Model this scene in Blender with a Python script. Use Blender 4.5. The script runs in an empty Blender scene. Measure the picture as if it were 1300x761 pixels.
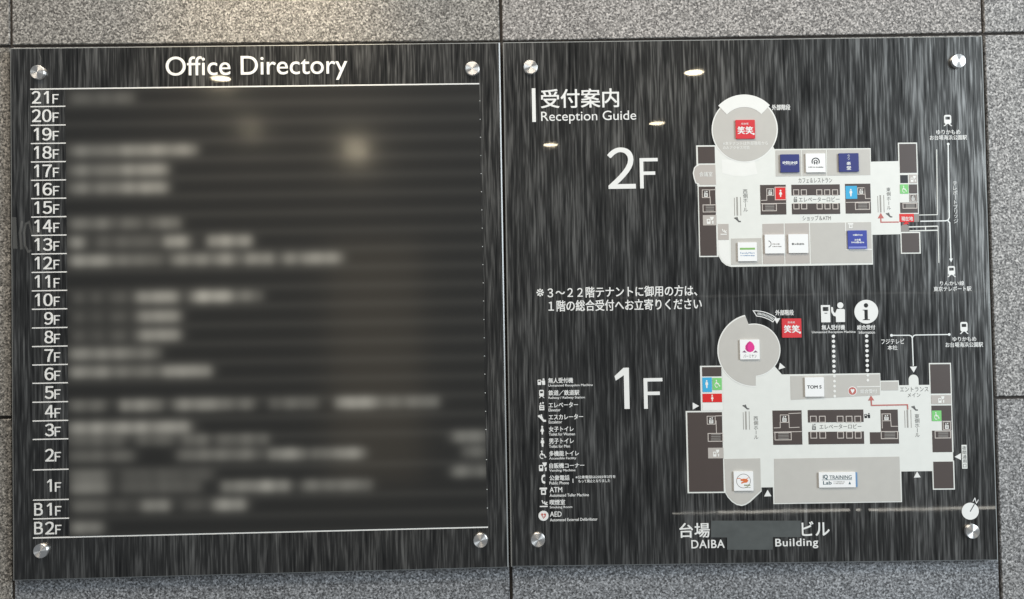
import bpy, bmesh, math, random
import numpy as np
from mathutils import Vector, Matrix
from mathutils.geometry import tessellate_polygon

random.seed(7)
rng = np.random.default_rng(11)
S = bpy.context.scene
COL = S.collection
rad = math.radians

# ------------------------------------------------------------------ camera
FPX = 1100.0                                   # focal length in photo pixels (photo 1300 x 761)
CAM = Vector((-0.00752924, -1.59319744, -0.02658856))
PITCH, YAW, ROLL = 0.02175485, 0.01355617, -0.01701749
_f = Vector((math.sin(YAW)*math.cos(PITCH), math.cos(YAW)*math.cos(PITCH), math.sin(PITCH)))
_r = Vector((math.cos(YAW), -math.sin(YAW), 0.0))
_u = _r.cross(_f)
AX_R = math.cos(ROLL)*_r + math.sin(ROLL)*_u
AX_U = -math.sin(ROLL)*_r + math.cos(ROLL)*_u
AX_F = _f
cd = bpy.data.cameras.new('camera')
cd.sensor_width = 36.0
cd.lens = 36.0*FPX/1300.0
cd.clip_start, cd.clip_end = 0.05, 100.0
cam = bpy.data.objects.new('camera', cd)
cam.matrix_world = Matrix(((AX_R.x, AX_U.x, -AX_F.x, CAM.x), (AX_R.y, AX_U.y, -AX_F.y, CAM.y),
                           (AX_R.z, AX_U.z, -AX_F.z, CAM.z), (0, 0, 0, 1)))
COL.objects.link(cam)
S.camera = cam

# ------------------------------------------------------------------ world, lamps, exposure
W = bpy.data.worlds.new('World')
S.world = W
W.use_nodes = True
W.node_tree.nodes['Background'].inputs[0].default_value = (0.86, 0.93, 1.0, 1)
W.node_tree.nodes['Background'].inputs[1].default_value = 0.22


def area(name, loc, aim, size, power, color, shape='SQUARE', size_y=None):
    l = bpy.data.lights.new(name, 'AREA')
    l.shape = shape
    l.size = size
    if size_y:
        l.size_y = size_y
    l.energy = power
    l.color = color
    o = bpy.data.objects.new(name, l)
    o.location = loc
    d = Vector(aim) - Vector(loc)
    o.rotation_euler = d.to_track_quat('-Z', 'Y').to_euler()
    COL.objects.link(o)
    return o


# daylight coming in from the open side, up to the right
area('daylight_opening', (4.0, -2.7, 1.05), (0.3, 0, 0.1), 1.7, 215, (0.84, 0.93, 1.0), 'RECTANGLE', 2.7)
# unseen softbox added overhead as warm fill
area('overhead_fill', (-0.5, -1.5, 2.3), (-0.2, 0, -0.1), 2.6, 66, (1.0, 0.90, 0.77), 'RECTANGLE', 0.8)
# ceiling downlights mirrored in the polished faces
DOWN = [(-1.417, -2.827, 1.0), (1.009, -2.826, 1.0), (1.029, -3.998, 0.8),
        (0.375, -4.640, 1.0), (-1.040, -4.711, 4.5), (-1.593, -3.970, 1.0)]
for x, y, k in DOWN:
    area('ceiling_downlight', (x, y, 1.223), (x, y, -2), 0.097, 1.2*k, (1.0, 0.86, 0.60), 'DISK')
# tall warm lamp, added so it mirrors as a faint upright glow in the directory
area('upright_glow_lamp', (-1.05, -5.6, -0.35), (-1.05, 0, -0.3), 0.75, 2.6, (1.0, 0.80, 0.52), 'RECTANGLE', 2.0)
# warm downlight close to the wall, just above the view
sl = bpy.data.lights.new('wall_downlight', 'SPOT')
sl.energy = 55.0
sl.color = (1.0, 0.82, 0.56)
sl.spot_size = rad(44)
sl.spot_blend = 1.0
sl.shadow_soft_size = 0.05
so = bpy.data.objects.new('wall_downlight', sl)
so.location = (-0.40, -0.22, 1.22)
so.rotation_euler = (Vector((-0.42, 0.015, 0.46)) - Vector(so.location)).to_track_quat('-Z', 'Y').to_euler()
COL.objects.link(so)
# strip lamps added for a sunlit ground edge, mirrored as thin horizontal lines
area('ground_line_lamp', (1.42, -4.915, -1.508), (1.42, 0, -1.0), 0.34, 0.05, (1.0, 0.95, 0.84), 'RECTANGLE', 0.009)
area('ground_line_lamp', (2.09, -4.90, -1.505), (2.09, 0, -1.0), 0.99, 0.42, (1.0, 0.95, 0.84), 'RECTANGLE', 0.018)
area('ground_line_lamp', (2.642, -4.88, -1.503), (2.642, 0, -1.0), 0.03, 0.014, (1.0, 0.95, 0.84), 'RECTANGLE', 0.018)
area('ground_line_lamp', (3.45, -4.86, -1.500), (3.45, 0, -1.0), 1.48, 0.58, (1.0, 0.95, 0.84), 'RECTANGLE', 0.018)

# strip lamp added at eye level to mirror as a faint line
area('far_line_lamp', (2.6, -4.9, 0.115), (2.6, 0, 0.1), 3.6, 0.075, (1.0, 0.96, 0.88), 'RECTANGLE', 0.014)

S.view_settings.view_transform = 'Standard'
S.view_settings.look = 'None'
S.view_settings.exposure = 0.0
S.view_settings.gamma = 1.0
S.view_settings.use_curve_mapping = False
S.render.engine = 'CYCLES'
S.cycles.max_bounces = 6


# ------------------------------------------------------------------ helpers
def lin(c):
    return c/12.92 if c <= 0.04045 else ((c+0.055)/1.055)**2.4


def col(r, g, b, k=1.0):
    return (lin(r/255)*k, lin(g/255)*k, lin(b/255)*k, 1)


def board(px, py, y0=0.0):
    """digitised artwork coordinates (photo pixels) -> point on the plane y = y0"""
    d = ((px-650.0)/FPX)*AX_R - ((py-380.5)/FPX)*AX_U + AX_F
    t = (y0-CAM.y)/d.y
    return CAM + t*d


_o = board(650, 380)
_MX = (board(1250, 380)-board(50, 380)).length/1200      # metres per pixel


def fast_board(P):
    """numpy version for many points on the sign face (y = 0)"""
    P = np.asarray(P, float)
    a = ((P[:, 0]-650.0)/FPX)[:, None]*np.array(AX_R) - ((P[:, 1]-380.5)/FPX)[:, None]*np.array(AX_U) + np.array(AX_F)
    t = (0.0-CAM.y)/a[:, 1]
    return np.array(CAM)[None, :] + t[:, None]*a


def sv(x):                                     # lean of verticals at photo x
    return 0.0055 + (x-14)*2.05e-5


def sh(x, y):                                  # tilt of horizontals at photo (x, y)
    if x < 642:
        return -0.0118 - 0.0128*(y-80)/600.0
    if x > 860 and 115 < y < 645:
        return -0.0100
    return -0.0140 - 0.004*(y-80)/600.0


def tag(o, label=None, cat=None, kind=None):
    if label:
        o['label'] = label
    if cat:
        o['category'] = cat
    if kind:
        o['kind'] = kind
    return o


def empty(name, loc, label, cat):
    o = bpy.data.objects.new(name, None)
    o.location = loc
    o.empty_display_size = 0.05
    COL.objects.link(o)
    return tag(o, label, cat)


def link(name, me, mat, parent):
    o = bpy.data.objects.new(name, me)
    if mat is not None and not me.materials:
        me.materials.append(mat)
    COL.objects.link(o)
    if parent is not None:
        o.parent = parent
        pw = Vector((0, 0, 0))
        p = parent
        while p is not None:
            pw += p.location
            p = p.parent
        o.location = -pw                       # children keep world coordinates
    return o


def skew(pts, c=None, h=None, v=None):
    if c is None:
        xs = [p[0] for p in pts]
        ys = [p[1] for p in pts]
        c = ((min(xs)+max(xs))/2, (min(ys)+max(ys))/2)
    h = sh(*c) if h is None else h
    v = sv(c[0]) if v is None else v
    return [(x+v*(y-c[1]), y+h*(x-c[0])) for x, y in pts]


def rect(x0, y0, x1, y1, r=0):
    if r:
        p = []
        for cx, cy, a0 in ((x1-r, y0+r, -90), (x1-r, y1-r, 0), (x0+r, y1-r, 90), (x0+r, y0+r, 180)):
            for k in range(4):
                a = rad(a0+30*k)
                p.append((cx+r*math.cos(a), cy+r*math.sin(a)))
    else:
        p = [(x0, y0), (x1, y0), (x1, y1), (x0, y1)]
    return skew(p, ((x0+x1)/2, (y0+y1)/2))


def circ(cx, cy, r, n=28, ry=None):
    ry = r if ry is None else ry
    return [(cx+r*math.cos(2*math.pi*k/n), cy+ry*math.sin(2*math.pi*k/n)) for k in range(n)]


def arc(cx, cy, r, a0, a1, n=16):
    return [(cx+r*math.cos(rad(a0+(a1-a0)*k/n)), cy+r*math.sin(rad(a0+(a1-a0)*k/n))) for k in range(n+1)]


def stroke(pts, w, closed=False):
    """a polyline of width w as one polygon (or polygon with hole when closed)"""
    n = len(pts)
    L, R = [], []
    for i in range(n):
        if closed:
            a, b, c = pts[i-1], pts[i], pts[(i+1) % n]
        else:
            a, b, c = pts[max(i-1, 0)], pts[i], pts[min(i+1, n-1)]
        d1 = Vector((b[0]-a[0], b[1]-a[1]))
        d2 = Vector((c[0]-b[0], c[1]-b[1]))
        if d1.length < 1e-9:
            d1 = d2
        if d2.length < 1e-9:
            d2 = d1
        d1.normalize()
        d2.normalize()
        nrm = Vector((-d1.y, d1.x)) + Vector((-d2.y, d2.x))
        if nrm.length < 1e-6:
            nrm = Vector((-d1.y, d1.x))
        nrm.normalize()
        k = max(0.35, nrm.dot(Vector((-d1.y, d1.x))))
        L.append((b[0]+nrm.x*w/2/k, b[1]+nrm.y*w/2/k))
        R.append((b[0]-nrm.x*w/2/k, b[1]-nrm.y*w/2/k))
    if closed:
        return [L, R]
    return [L + R[::-1]]


def box_line(x0, y0, x1, y1, w=1.0):
    return stroke(rect(x0, y0, x1, y1), w, True)


def sheet(name, shapes, mat, parent, d0, d1, y0=0.0):
    """shapes: list of [outer, hole, ...] loops in artwork coordinates; d0 < d1 mm in front of plane y0"""
    V, F = [], []
    top = d1
    for k_, loops in enumerate(shapes):
        d1 = top+0.012*k_                      # neighbours that touch never share a plane
        if loops and isinstance(loops[0][0], (int, float)):
            loops = [loops]
        base = len(V)
        flat, idx = [], []
        for lp in loops:
            idx.append((len(flat), len(lp)))
            flat += [tuple(p) for p in lp]
        pts = [board(p[0], p[1], y0) for p in flat]
        n = len(flat)
        V += [(p.x, y0-d1/1000, p.z) for p in pts]
        V += [(p.x, y0-d0/1000, p.z) for p in pts]
        ls = [[Vector((pts[s+k].x, pts[s+k].z, 0)) for k in range(m)] for s, m in idx]
        for t in tessellate_polygon(ls):
            a, b, c = (pts[i] for i in t)
            cr = (b.x-a.x)*(c.z-a.z) - (b.z-a.z)*(c.x-a.x)
            if abs(cr) < 1e-14:
                continue
            F.append(tuple(base+i for i in (t if cr > 0 else t[::-1])))
        for li, (s, m) in enumerate(idx):
            ar = sum(pts[s+k].x*pts[s+(k+1) % m].z - pts[s+(k+1) % m].x*pts[s+k].z for k in range(m))
            ccw = (ar > 0) == (li == 0)
            for k in range(m):
                i, j = base+s+k, base+s+(k+1) % m
                F.append((i, i+n, j+n, j) if ccw else (j, j+n, i+n, i))
    me = bpy.data.meshes.new(name)
    me.from_pydata(V, [], F)
    me.update()
    return link(name, me, mat, parent)


_tcache = {}


def glyphs(body, bold, space, ext, res):
    key = (body, bold, space, ext, res)
    if key in _tcache:
        return _tcache[key]
    c = bpy.data.curves.new('tmp', 'FONT')
    c.body = body
    c.size = 1.0
    c.offset = bold
    c.space_character = space
    c.extrude = 0.5 if ext else 0.0
    c.resolution_u = res
    o = bpy.data.objects.new('tmp', c)
    COL.objects.link(o)
    bpy.context.view_layer.update()
    me = bpy.data.meshes.new_from_object(o.evaluated_get(bpy.context.evaluated_depsgraph_get()))
    v = np.empty(len(me.vertices)*3)
    me.vertices.foreach_get('co', v)
    v = v.reshape(-1, 3)
    f = [tuple(p.vertices) for p in me.polygons]
    bpy.data.objects.remove(o)
    bpy.data.curves.remove(c)
    bpy.data.meshes.remove(me)
    _tcache[key] = (v, f)
    return v, f


def text(body, x0, y0, x1, y1, mat, parent, d0=0.35, d1=None, bold=0.0, space=1.0, name='lettering', rot=0, res=None):
    """lettering whose ink fills the box x0..x1, y0..y1 (artwork coordinates, y down)"""
    ext = d1 is not None
    if res is None:
        res = 3 if (y1-y0) < 9 else 6
    v, f = glyphs(body, 0.0, space, ext, res)
    mn, mx = v.min(0), v.max(0)
    fat = bold*(y1-y0)                         # heavier strokes, in artwork pixels
    x0, x1, y0, y1 = x0+fat, x1-fat, y0+fat*.6, y1-fat*.6
    u = (v[:, 0]-mn[0])/max(mx[0]-mn[0], 1e-6)
    w = (v[:, 1]-mn[1])/max(mx[1]-mn[1], 1e-6)
    cx, cy = (x0+x1)/2, (y0+y1)/2
    X = (u-0.5)*(x1-x0)
    Y = -(w-0.5)*(y1-y0)
    if rot:
        a = rad(rot)
        X, Y = X*math.cos(a)-Y*math.sin(a), X*math.sin(a)+Y*math.cos(a)
    V, F = [], []
    shifts = [(0, 0)] if fat == 0 else [(0, 0), (fat, fat*.6), (-fat, fat*.6), (fat, -fat*.6), (-fat, -fat*.6)]
    for k, (ax, ay) in enumerate(shifts):
        P = np.stack([cx+X+ax+sv(cx)*Y, cy+Y+ay+sh(cx, cy)*X], 1)
        Q = fast_board(P)
        if ext:
            q = (v[:, 2]-mn[2])/max(mx[2]-mn[2], 1e-6)
            Q[:, 1] = -(d0+(d1-d0)*q)/1000 - 0.00002*k*q
        else:
            Q[:, 1] = -d0/1000 - 0.00002*k
        n0 = len(V)
        V += [tuple(p) for p in Q]
        F += [tuple(n0+i for i in g) for g in f]
    me = bpy.data.meshes.new(name)
    me.from_pydata(V, [], F)
    me.update()
    return link(name, me, mat, parent)


def one(x0, y0, x1, y1, parent, d1, w=0.34):
    """the figure 1: a flag and a stem without a foot"""
    W_, H_ = x1-x0, y1-y0
    p = [(1-w, 1), (1, 1), (1, 0), (1-w*1.02, 0), (0, .20), (.08, .31), (1-w, .18)]
    return sheet('floor_number', [skew([(x0+a*W_, y0+c*H_) for a, c in p])], M['white'], parent, 0.0, d1)


def vtext(body, x0, y0, x1, y1, mat, parent, d0=0.35, bold=0.000, bar=True):
    """vertical writing: the characters one under another in one mesh"""
    n = len(body)
    hgt = (y1-y0)/n
    V, F = [], []
    cx = (x0+x1)/2
    cym = (y0+y1)/2
    for k, ch in enumerate(body):
        v, f = glyphs(ch, 0.0, 1.0, False, 3)
        mn, mx = v.min(0), v.max(0)
        c = (mn+mx)/2
        s = min((x1-x0), hgt*1.0)/0.92
        X = (v[:, 0]-c[0])*s
        Y = -(v[:, 1]-c[1])*s
        if ch == 'ー':
            X, Y = -Y, X
        cy = y0+hgt*(k+0.5)
        P = np.stack([cx+sv(cx)*(cy-cym)+X, cy+Y], 1)
        Q = fast_board(P)
        Q[:, 1] = -d0/1000
        b = len(V)
        V += [tuple(p) for p in Q]
        F += [tuple(b+i for i in g) for g in f]
    me = bpy.data.meshes.new('lettering')
    me.from_pydata(V, [], F)
    me.update()
    return link('lettering', me, mat, parent)


# ------------------------------------------------------------------ materials
def nodes(name):
    m = bpy.data.materials.new(name)
    m.use_nodes = True
    nt = m.node_tree
    return m, nt, nt.nodes['Principled BSDF'], nt.nodes, nt.links


def plain(name, c, rough=0.5, spec=0.4, metal=0.0, mottle=0.05):
    m, nt, b, N, L = nodes(name)
    b.inputs['Roughness'].default_value = rough
    b.inputs['Specular IOR Level'].default_value = spec
    b.inputs['Metallic'].default_value = metal
    tc = N.new('ShaderNodeTexCoord')
    no = N.new('ShaderNodeTexNoise')
    no.inputs['Scale'].default_value = 55
    no.inputs['Detail'].default_value = 4
    L.new(tc.outputs['Object'], no.inputs['Vector'])
    r = N.new('ShaderNodeMapRange')
    r.inputs[3].default_value = 1-mottle
    r.inputs[4].default_value = 1+mottle
    L.new(no.outputs['Fac'], r.inputs[0])
    mx = N.new('ShaderNodeVectorMath')
    mx.operation = 'SCALE'
    mx.inputs[0].default_value = c[:3]
    L.new(r.outputs[0], mx.inputs['Scale'])
    L.new(mx.outputs[0], b.inputs['Base Color'])
    return m


K = 0.90
M = {}
M['white'] = plain('white_lettering', (0.80, 0.80, 0.775), 0.45)
M['white2'] = plain('white_print', (0.80, 0.82, 0.80), 0.5)
M['floor'] = plain('map_light', col(236, 237, 231, K), 0.4, 0.5)
M['floor_pale'] = plain('map_pale', col(244, 244, 239, K), 0.4, 0.5)
M['beige'] = plain('map_beige', col(201, 198, 191, K), 0.4, 0.5)
M['beige2'] = plain('map_beige_warm', col(193, 186, 179, K), 0.4, 0.5)
M['brown'] = plain('map_brown', col(80, 70, 66, K), 0.4, 0.5)
M['line'] = plain('map_line', col(214, 205, 197, K), 0.5)
M['ink'] = plain('map_ink', col(100, 100, 98, K), 0.6)
M['grey'] = plain('map_grey', col(150, 146, 141, K), 0.6)
M['red'] = plain('map_red', col(226, 48, 46, K), 0.4)
M['tile_red'] = plain('tile_red', col(222, 66, 72, K), 0.35)
M['arrow'] = plain('map_arrow_red', col(196, 112, 104, K), 0.5)
M['blue'] = plain('map_blue', col(70, 178, 224, K), 0.4)
M['green'] = plain('map_green', col(133, 212, 128, K), 0.4)
M['navy'] = plain('tile_navy', col(62, 68, 128, K), 0.35)
M['cobalt'] = plain('tile_blue', col(70, 82, 168, K), 0.35)
M['cobalt_pale'] = plain('tile_blue_pale', col(140, 150, 214, K), 0.35)
M['tile'] = plain('tile_white', (0.88, 0.88, 0.87), 0.3, 0.5, 0, 0.015)
M['black'] = plain('print_black', col(38, 40, 42), 0.5)
M['pink'] = plain('print_pink', col(232, 60, 150, K), 0.5)
M['pink_dark'] = plain('print_magenta', col(176, 50, 120, K), 0.5)
M['orange'] = plain('print_orange', col(226, 122, 70, K), 0.5)
M['leaf'] = plain('print_leaf', col(120, 132, 60, K), 0.5)
M['leaf_green'] = plain('print_green', col(140, 190, 110, K), 0.5)
M['skyline'] = plain('print_blue', col(110, 150, 190, K), 0.5)
M['peach_grey'] = plain('print_mauve', col(130, 90, 120, K), 0.5)
M['teal'] = plain('print_teal', col(70, 96, 104, K), 0.5)
M['sealant'] = plain('joint_sealant', (0.060, 0.052, 0.046), 0.8, 0.2, 0, 0.25)
M['blur'] = plain('blur_grey', col(98, 102, 101, 0.72), 0.5, 0.3, 0, 0.25)

# dark plate with a vertical hairline pattern under polished glass
m, nt, b, N, L = nodes('brushed_dark_plate')
M['plate'] = m
tc = N.new('ShaderNodeTexCoord')


def streak(sx, sz, detail, seed, dist=0.0):
    mp = N.new('ShaderNodeMapping')
    mp.inputs['Scale'].default_value = (sx, 0.0, sz)
    mp.inputs['Location'].default_value = (seed, seed*0.7, seed*1.3)
    L.new(tc.outputs['Object'], mp.inputs['Vector'])
    n = N.new('ShaderNodeTexNoise')
    n.inputs['Scale'].default_value = 1.0
    n.inputs['Detail'].default_value = detail
    n.inputs['Roughness'].default_value = 0.55
    n.inputs['Distortion'].default_value = dist
    L.new(mp.outputs[0], n.inputs['Vector'])
    return n.outputs['Fac']


def math_node(op, a, bb, clamp=False):
    n = N.new('ShaderNodeMath')
    n.operation = op
    n.use_clamp = clamp
    for i, v in enumerate((a, bb)):
        if isinstance(v, (int, float)):
            n.inputs[i].default_value = v
        else:
            L.new(v, n.inputs[i])
    return n.outputs[0]


s1 = streak(200, 14, 2.5, 3.1, 0.15)
s2 = streak(430, 12, 2.0, 17.7)
s3 = streak(44, 4.0, 2.0, 8.3)
mixs = math_node('ADD', math_node('ADD', math_node('MULTIPLY', s1, 0.44), math_node('MULTIPLY', s2, 0.34)), math_node('MULTIPLY', s3, 0.22))
ramp = N.new('ShaderNodeValToRGB')
ramp.color_ramp.elements[0].position = 0.36
ramp.color_ramp.elements[0].color = (0.012, 0.0118, 0.0112, 1)
ramp.color_ramp.elements[1].position = 0.68
ramp.color_ramp.elements[1].color = (0.31, 0.307, 0.294, 1)
e = ramp.color_ramp.elements.new(0.50)
e.color = (0.066, 0.065, 0.062, 1)
L.new(mixs, ramp.inputs[0])
L.new(ramp.outputs[0], b.inputs['Base Color'])
b.inputs['Metallic'].default_value = 0.85
b.inputs['Roughness'].default_value = 0.31
b.inputs['Specular IOR Level'].default_value = 0.3
b.inputs['Coat Weight'].default_value = 1.0
cr = N.new('ShaderNodeTexNoise')             # wiped and fingered glass: uneven gloss
cr.inputs['Scale'].default_value = 14
cr.inputs['Detail'].default_value = 5
L.new(tc.outputs['Object'], cr.inputs['Vector'])
crm = N.new('ShaderNodeMapRange')
crm.inputs[1].default_value = 0.35
crm.inputs[2].default_value = 0.68
crm.inputs[3].default_value = 0.012
crm.inputs[4].default_value = 0.034
L.new(cr.outputs['Fac'], crm.inputs[0])
L.new(crm.outputs[0], b.inputs['Coat Roughness'])
b.inputs['Coat IOR'].default_value = 1.5
# faint waviness of the glass
bn = N.new('ShaderNodeTexNoise')
bn.inputs['Scale'].default_value = 26
bn.inputs['Detail'].default_value = 1
L.new(tc.outputs['Object'], bn.inputs['Vector'])
bp = N.new('ShaderNodeBump')
bp.inputs['Strength'].default_value = 0.005
bp.inputs['Distance'].default_value = 0.004
L.new(bn.outputs['Fac'], bp.inputs['Height'])
L.new(bp.outputs[0], b.inputs['Coat Normal'])

M['edge'] = plain('polished_glass_edge', (0.27, 0.28, 0.275), 0.25, 0.6)

# flamed grey granite
m, nt, b, N, L = nodes('grey_granite')
M['granite'] = m
tc = N.new('ShaderNodeTexCoord')


def gnoise(scale, detail, rough=0.6):
    n = N.new('ShaderNodeTexNoise')
    n.inputs['Scale'].default_value = scale
    n.inputs['Detail'].default_value = detail
    n.inputs['Roughness'].default_value = rough
    L.new(tc.outputs['Object'], n.inputs['Vector'])
    return n.outputs['Fac']


vo = N.new('ShaderNodeTexVoronoi')
vo.inputs['Scale'].default_value = 300
vo.inputs['Randomness'].default_value = 1.0
L.new(tc.outputs['Object'], vo.inputs['Vector'])
sx = N.new('ShaderNodeSeparateColor')
L.new(vo.outputs['Color'], sx.inputs[0])
g1 = gnoise(270, 3, 0.6)
g2 = gnoise(620, 2, 0.6)
g3 = gnoise(5, 3, 0.5)
mix = math_node('ADD', math_node('MULTIPLY', g1, 0.75), math_node('MULTIPLY', sx.outputs[0], 0.22))
mix = math_node('ADD', mix, math_node('MULTIPLY', g2, 0.30))
mix = math_node('ADD', mix, math_node('MULTIPLY', g3, 0.06))
rp = N.new('ShaderNodeValToRGB')
R = rp.color_ramp
R.elements[0].position = 0.52
R.elements[0].color = (0.066, 0.064, 0.063, 1)
R.elements[1].position = 0.85
R.elements[1].color = (0.60, 0.590, 0.578, 1)
e = R.elements.new(0.615)
e.color = (0.170, 0.168, 0.165, 1)
e = R.elements.new(0.72)
e.color = (0.295, 0.292, 0.286, 1)
L.new(mix, rp.inputs[0])
# every slab its own slight tone
oi = N.new('ShaderNodeObjectInfo')
mr = N.new('ShaderNodeMapRange')
mr.inputs[3].default_value = 0.97
mr.inputs[4].default_value = 1.03
L.new(oi.outputs['Random'], mr.inputs[0])
vm = N.new('ShaderNodeVectorMath')
vm.operation = 'SCALE'
L.new(rp.outputs[0], vm.inputs[0])
L.new(mr.outputs[0], vm.inputs['Scale'])
vt = N.new('ShaderNodeVectorMath')
vt.operation = 'MULTIPLY'
L.new(vm.outputs[0], vt.inputs[0])
L.new(oi.outputs['Color'], vt.inputs[1])
L.new(vt.outputs[0], b.inputs['Base Color'])
b.inputs['Roughness'].default_value = 0.62
b.inputs['Specular IOR Level'].default_value = 0.35
bp = N.new('ShaderNodeBump')
bp.inputs['Strength'].default_value = 0.55
bp.inputs['Distance'].default_value = 0.0015
L.new(mix, bp.inputs['Height'])
L.new(bp.outputs[0], b.inputs['Normal'])

# turned steel
m, nt, b, N, L = nodes('turned_steel')
M['steel'] = m
b.inputs['Base Color'].default_value = (0.92, 0.90, 0.87, 1)
b.inputs['Metallic'].default_value = 1.0
b.inputs['Roughness'].default_value = 0.37
b.inputs['Anisotropic'].default_value = 0.92
b.inputs['Anisotropic Rotation'].default_value = 0.25
tn = N.new('ShaderNodeTangent')
tn.direction_type = 'RADIAL'
tn.axis = 'Z'
L.new(tn.outputs[0], b.inputs['Tangent'])

# thin translucent pale strokes on the glass
m, nt, b, N, L = nodes('pale_translucent')
M['pale_mark'] = m
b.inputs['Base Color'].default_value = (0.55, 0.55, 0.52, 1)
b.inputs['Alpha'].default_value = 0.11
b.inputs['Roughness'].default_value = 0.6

# blurred-out listing: soft grey lines on a dark ground
m, nt, b, N, L = nodes('blurred_listing')
M['film'] = m
at = N.new('ShaderNodeAttribute')
at.attribute_name = 'print'
L.new(at.outputs['Color'], b.inputs['Base Color'])
b.inputs['Roughness'].default_value = 0.5
b.inputs['Specular IOR Level'].default_value = 0.2
b.inputs['Coat Weight'].default_value = 1.0
b.inputs['Coat Roughness'].default_value = 0.115

# ------------------------------------------------------------------ granite wall
WY = 0.015                                     # face of the stone behind the glass
wall = empty('granite_wall', (0, WY, -1.5), 'speckled grey granite slab wall with dark joints behind both glass signs', 'wall')


def lerp(a, bb, t):
    return a+(bb-a)*t


def jx(j, y):
    (x0, ya), (x1, yb) = {0: ((13.6, 40), (16.6, 750)), 1: ((635.6, 25), (648.6, 740)), 2: ((1247.6, 20), (1270.3, 740))}[j]
    return lerp(x0, x1, (y-ya)/(yb-ya))


def hy(j, x):
    if j == 0:
        return lerp(58.8, 53.4, x/640) if x < 640 else lerp(53.4, 42.4, (x-640)/640)
    return lerp(530.6, 505.0, x/1280)


G = 1.9                                        # half a joint, artwork pixels


def meet(jv, jh, side_x, side_y):
    y = hy(jh, 640)
    for _ in range(4):
        x = jx(jv, y)
        y = hy(jh, x)
    return (x+side_x*G, y+side_y*G)


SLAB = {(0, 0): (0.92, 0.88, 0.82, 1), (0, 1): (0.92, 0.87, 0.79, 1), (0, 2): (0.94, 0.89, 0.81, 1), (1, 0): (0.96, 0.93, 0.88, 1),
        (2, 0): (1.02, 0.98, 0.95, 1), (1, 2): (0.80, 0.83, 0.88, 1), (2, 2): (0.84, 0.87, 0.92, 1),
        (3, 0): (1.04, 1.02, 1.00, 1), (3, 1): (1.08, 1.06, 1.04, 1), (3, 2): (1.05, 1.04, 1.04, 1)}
for c in range(4):
    for r in range(3):
        def corner(ci, ri, sxx, syy):
            vx = {0: -640.0, 4: 1900.0}.get(ci)
            vy = {0: -420.0, 3: 1000.0}.get(ri)
            if vx is None and vy is None:
                return meet(ci-1, ri-1, sxx, syy)
            if vx is None:
                return (jx(ci-1, vy)+sxx*G, vy)
            if vy is None:
                return (vx, hy(ri-1, vx)+syy*G)
            return (vx, vy)
        q = [corner(c, r, 1, 1), corner(c+1, r, -1, 1), corner(c+1, r+1, -1, -1), corner(c, r+1, 1, -1)]
        pts = [board(p[0], p[1], WY) for p in q]
        bm = bmesh.new()
        fr = [bm.verts.new((p.x, WY, p.z)) for p in pts]
        bk = [bm.verts.new((p.x, WY+0.025, p.z)) for p in pts]
        bm.faces.new(fr[::-1])
        for k in range(4):
            bm.faces.new((fr[k], fr[(k+1) % 4], bk[(k+1) % 4], bk[k]))
        bmesh.ops.bevel(bm, geom=[e for e in bm.edges if all(v in fr for v in e.verts)], offset=0.0012, segments=1, affect='EDGES')
        bmesh.ops.recalc_face_normals(bm, faces=bm.faces)
        me = bpy.data.meshes.new('granite_slab')
        bm.to_mesh(me)
        bm.free()
        slab = link('granite_slab', me, M['granite'], wall)
        slab.color = SLAB.get((c, r), (1.0, 0.98, 0.95, 1))   # tint by column and row
sheet('joint_backing', [[(-640, -420), (1900, -420), (1900, 1000), (-640, 1000)]], M['sealant'], wall, -15, -6, WY)

# ------------------------------------------------------------------ sign panels
T = 9.0                                        # glass thickness, mm


def panel(corners, parent):
    """front plate with a chamfered, paler edge all round"""
    inner = []
    cx = sum(p[0] for p in corners)/4
    cy = sum(p[1] for p in corners)/4
    for p in corners:
        inner.append((p[0]+(1.5 if p[0] < cx else -1.5), p[1]+(1.1 if p[1] < cy else -1.1)))
    sheet('face_plate', [inner], M['plate'], parent, -T, 0.0)
    V, F = [], []
    for lp, d in ((inner, 0.0), (corners, 1.2), (corners, T)):
        for p in lp:
            q = board(*p)
            V.append((q.x, d/1000, q.z))
    for k in range(4):
        j = (k+1) % 4
        F.append((k, 4+k, 4+j, j))
        F.append((4+k, 8+k, 8+j, 4+j))
    me = bpy.data.meshes.new('polished_edge')
    me.from_pydata(V, [], F)
    me.update()
    link('polished_edge', me, M['edge'], parent)


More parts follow.
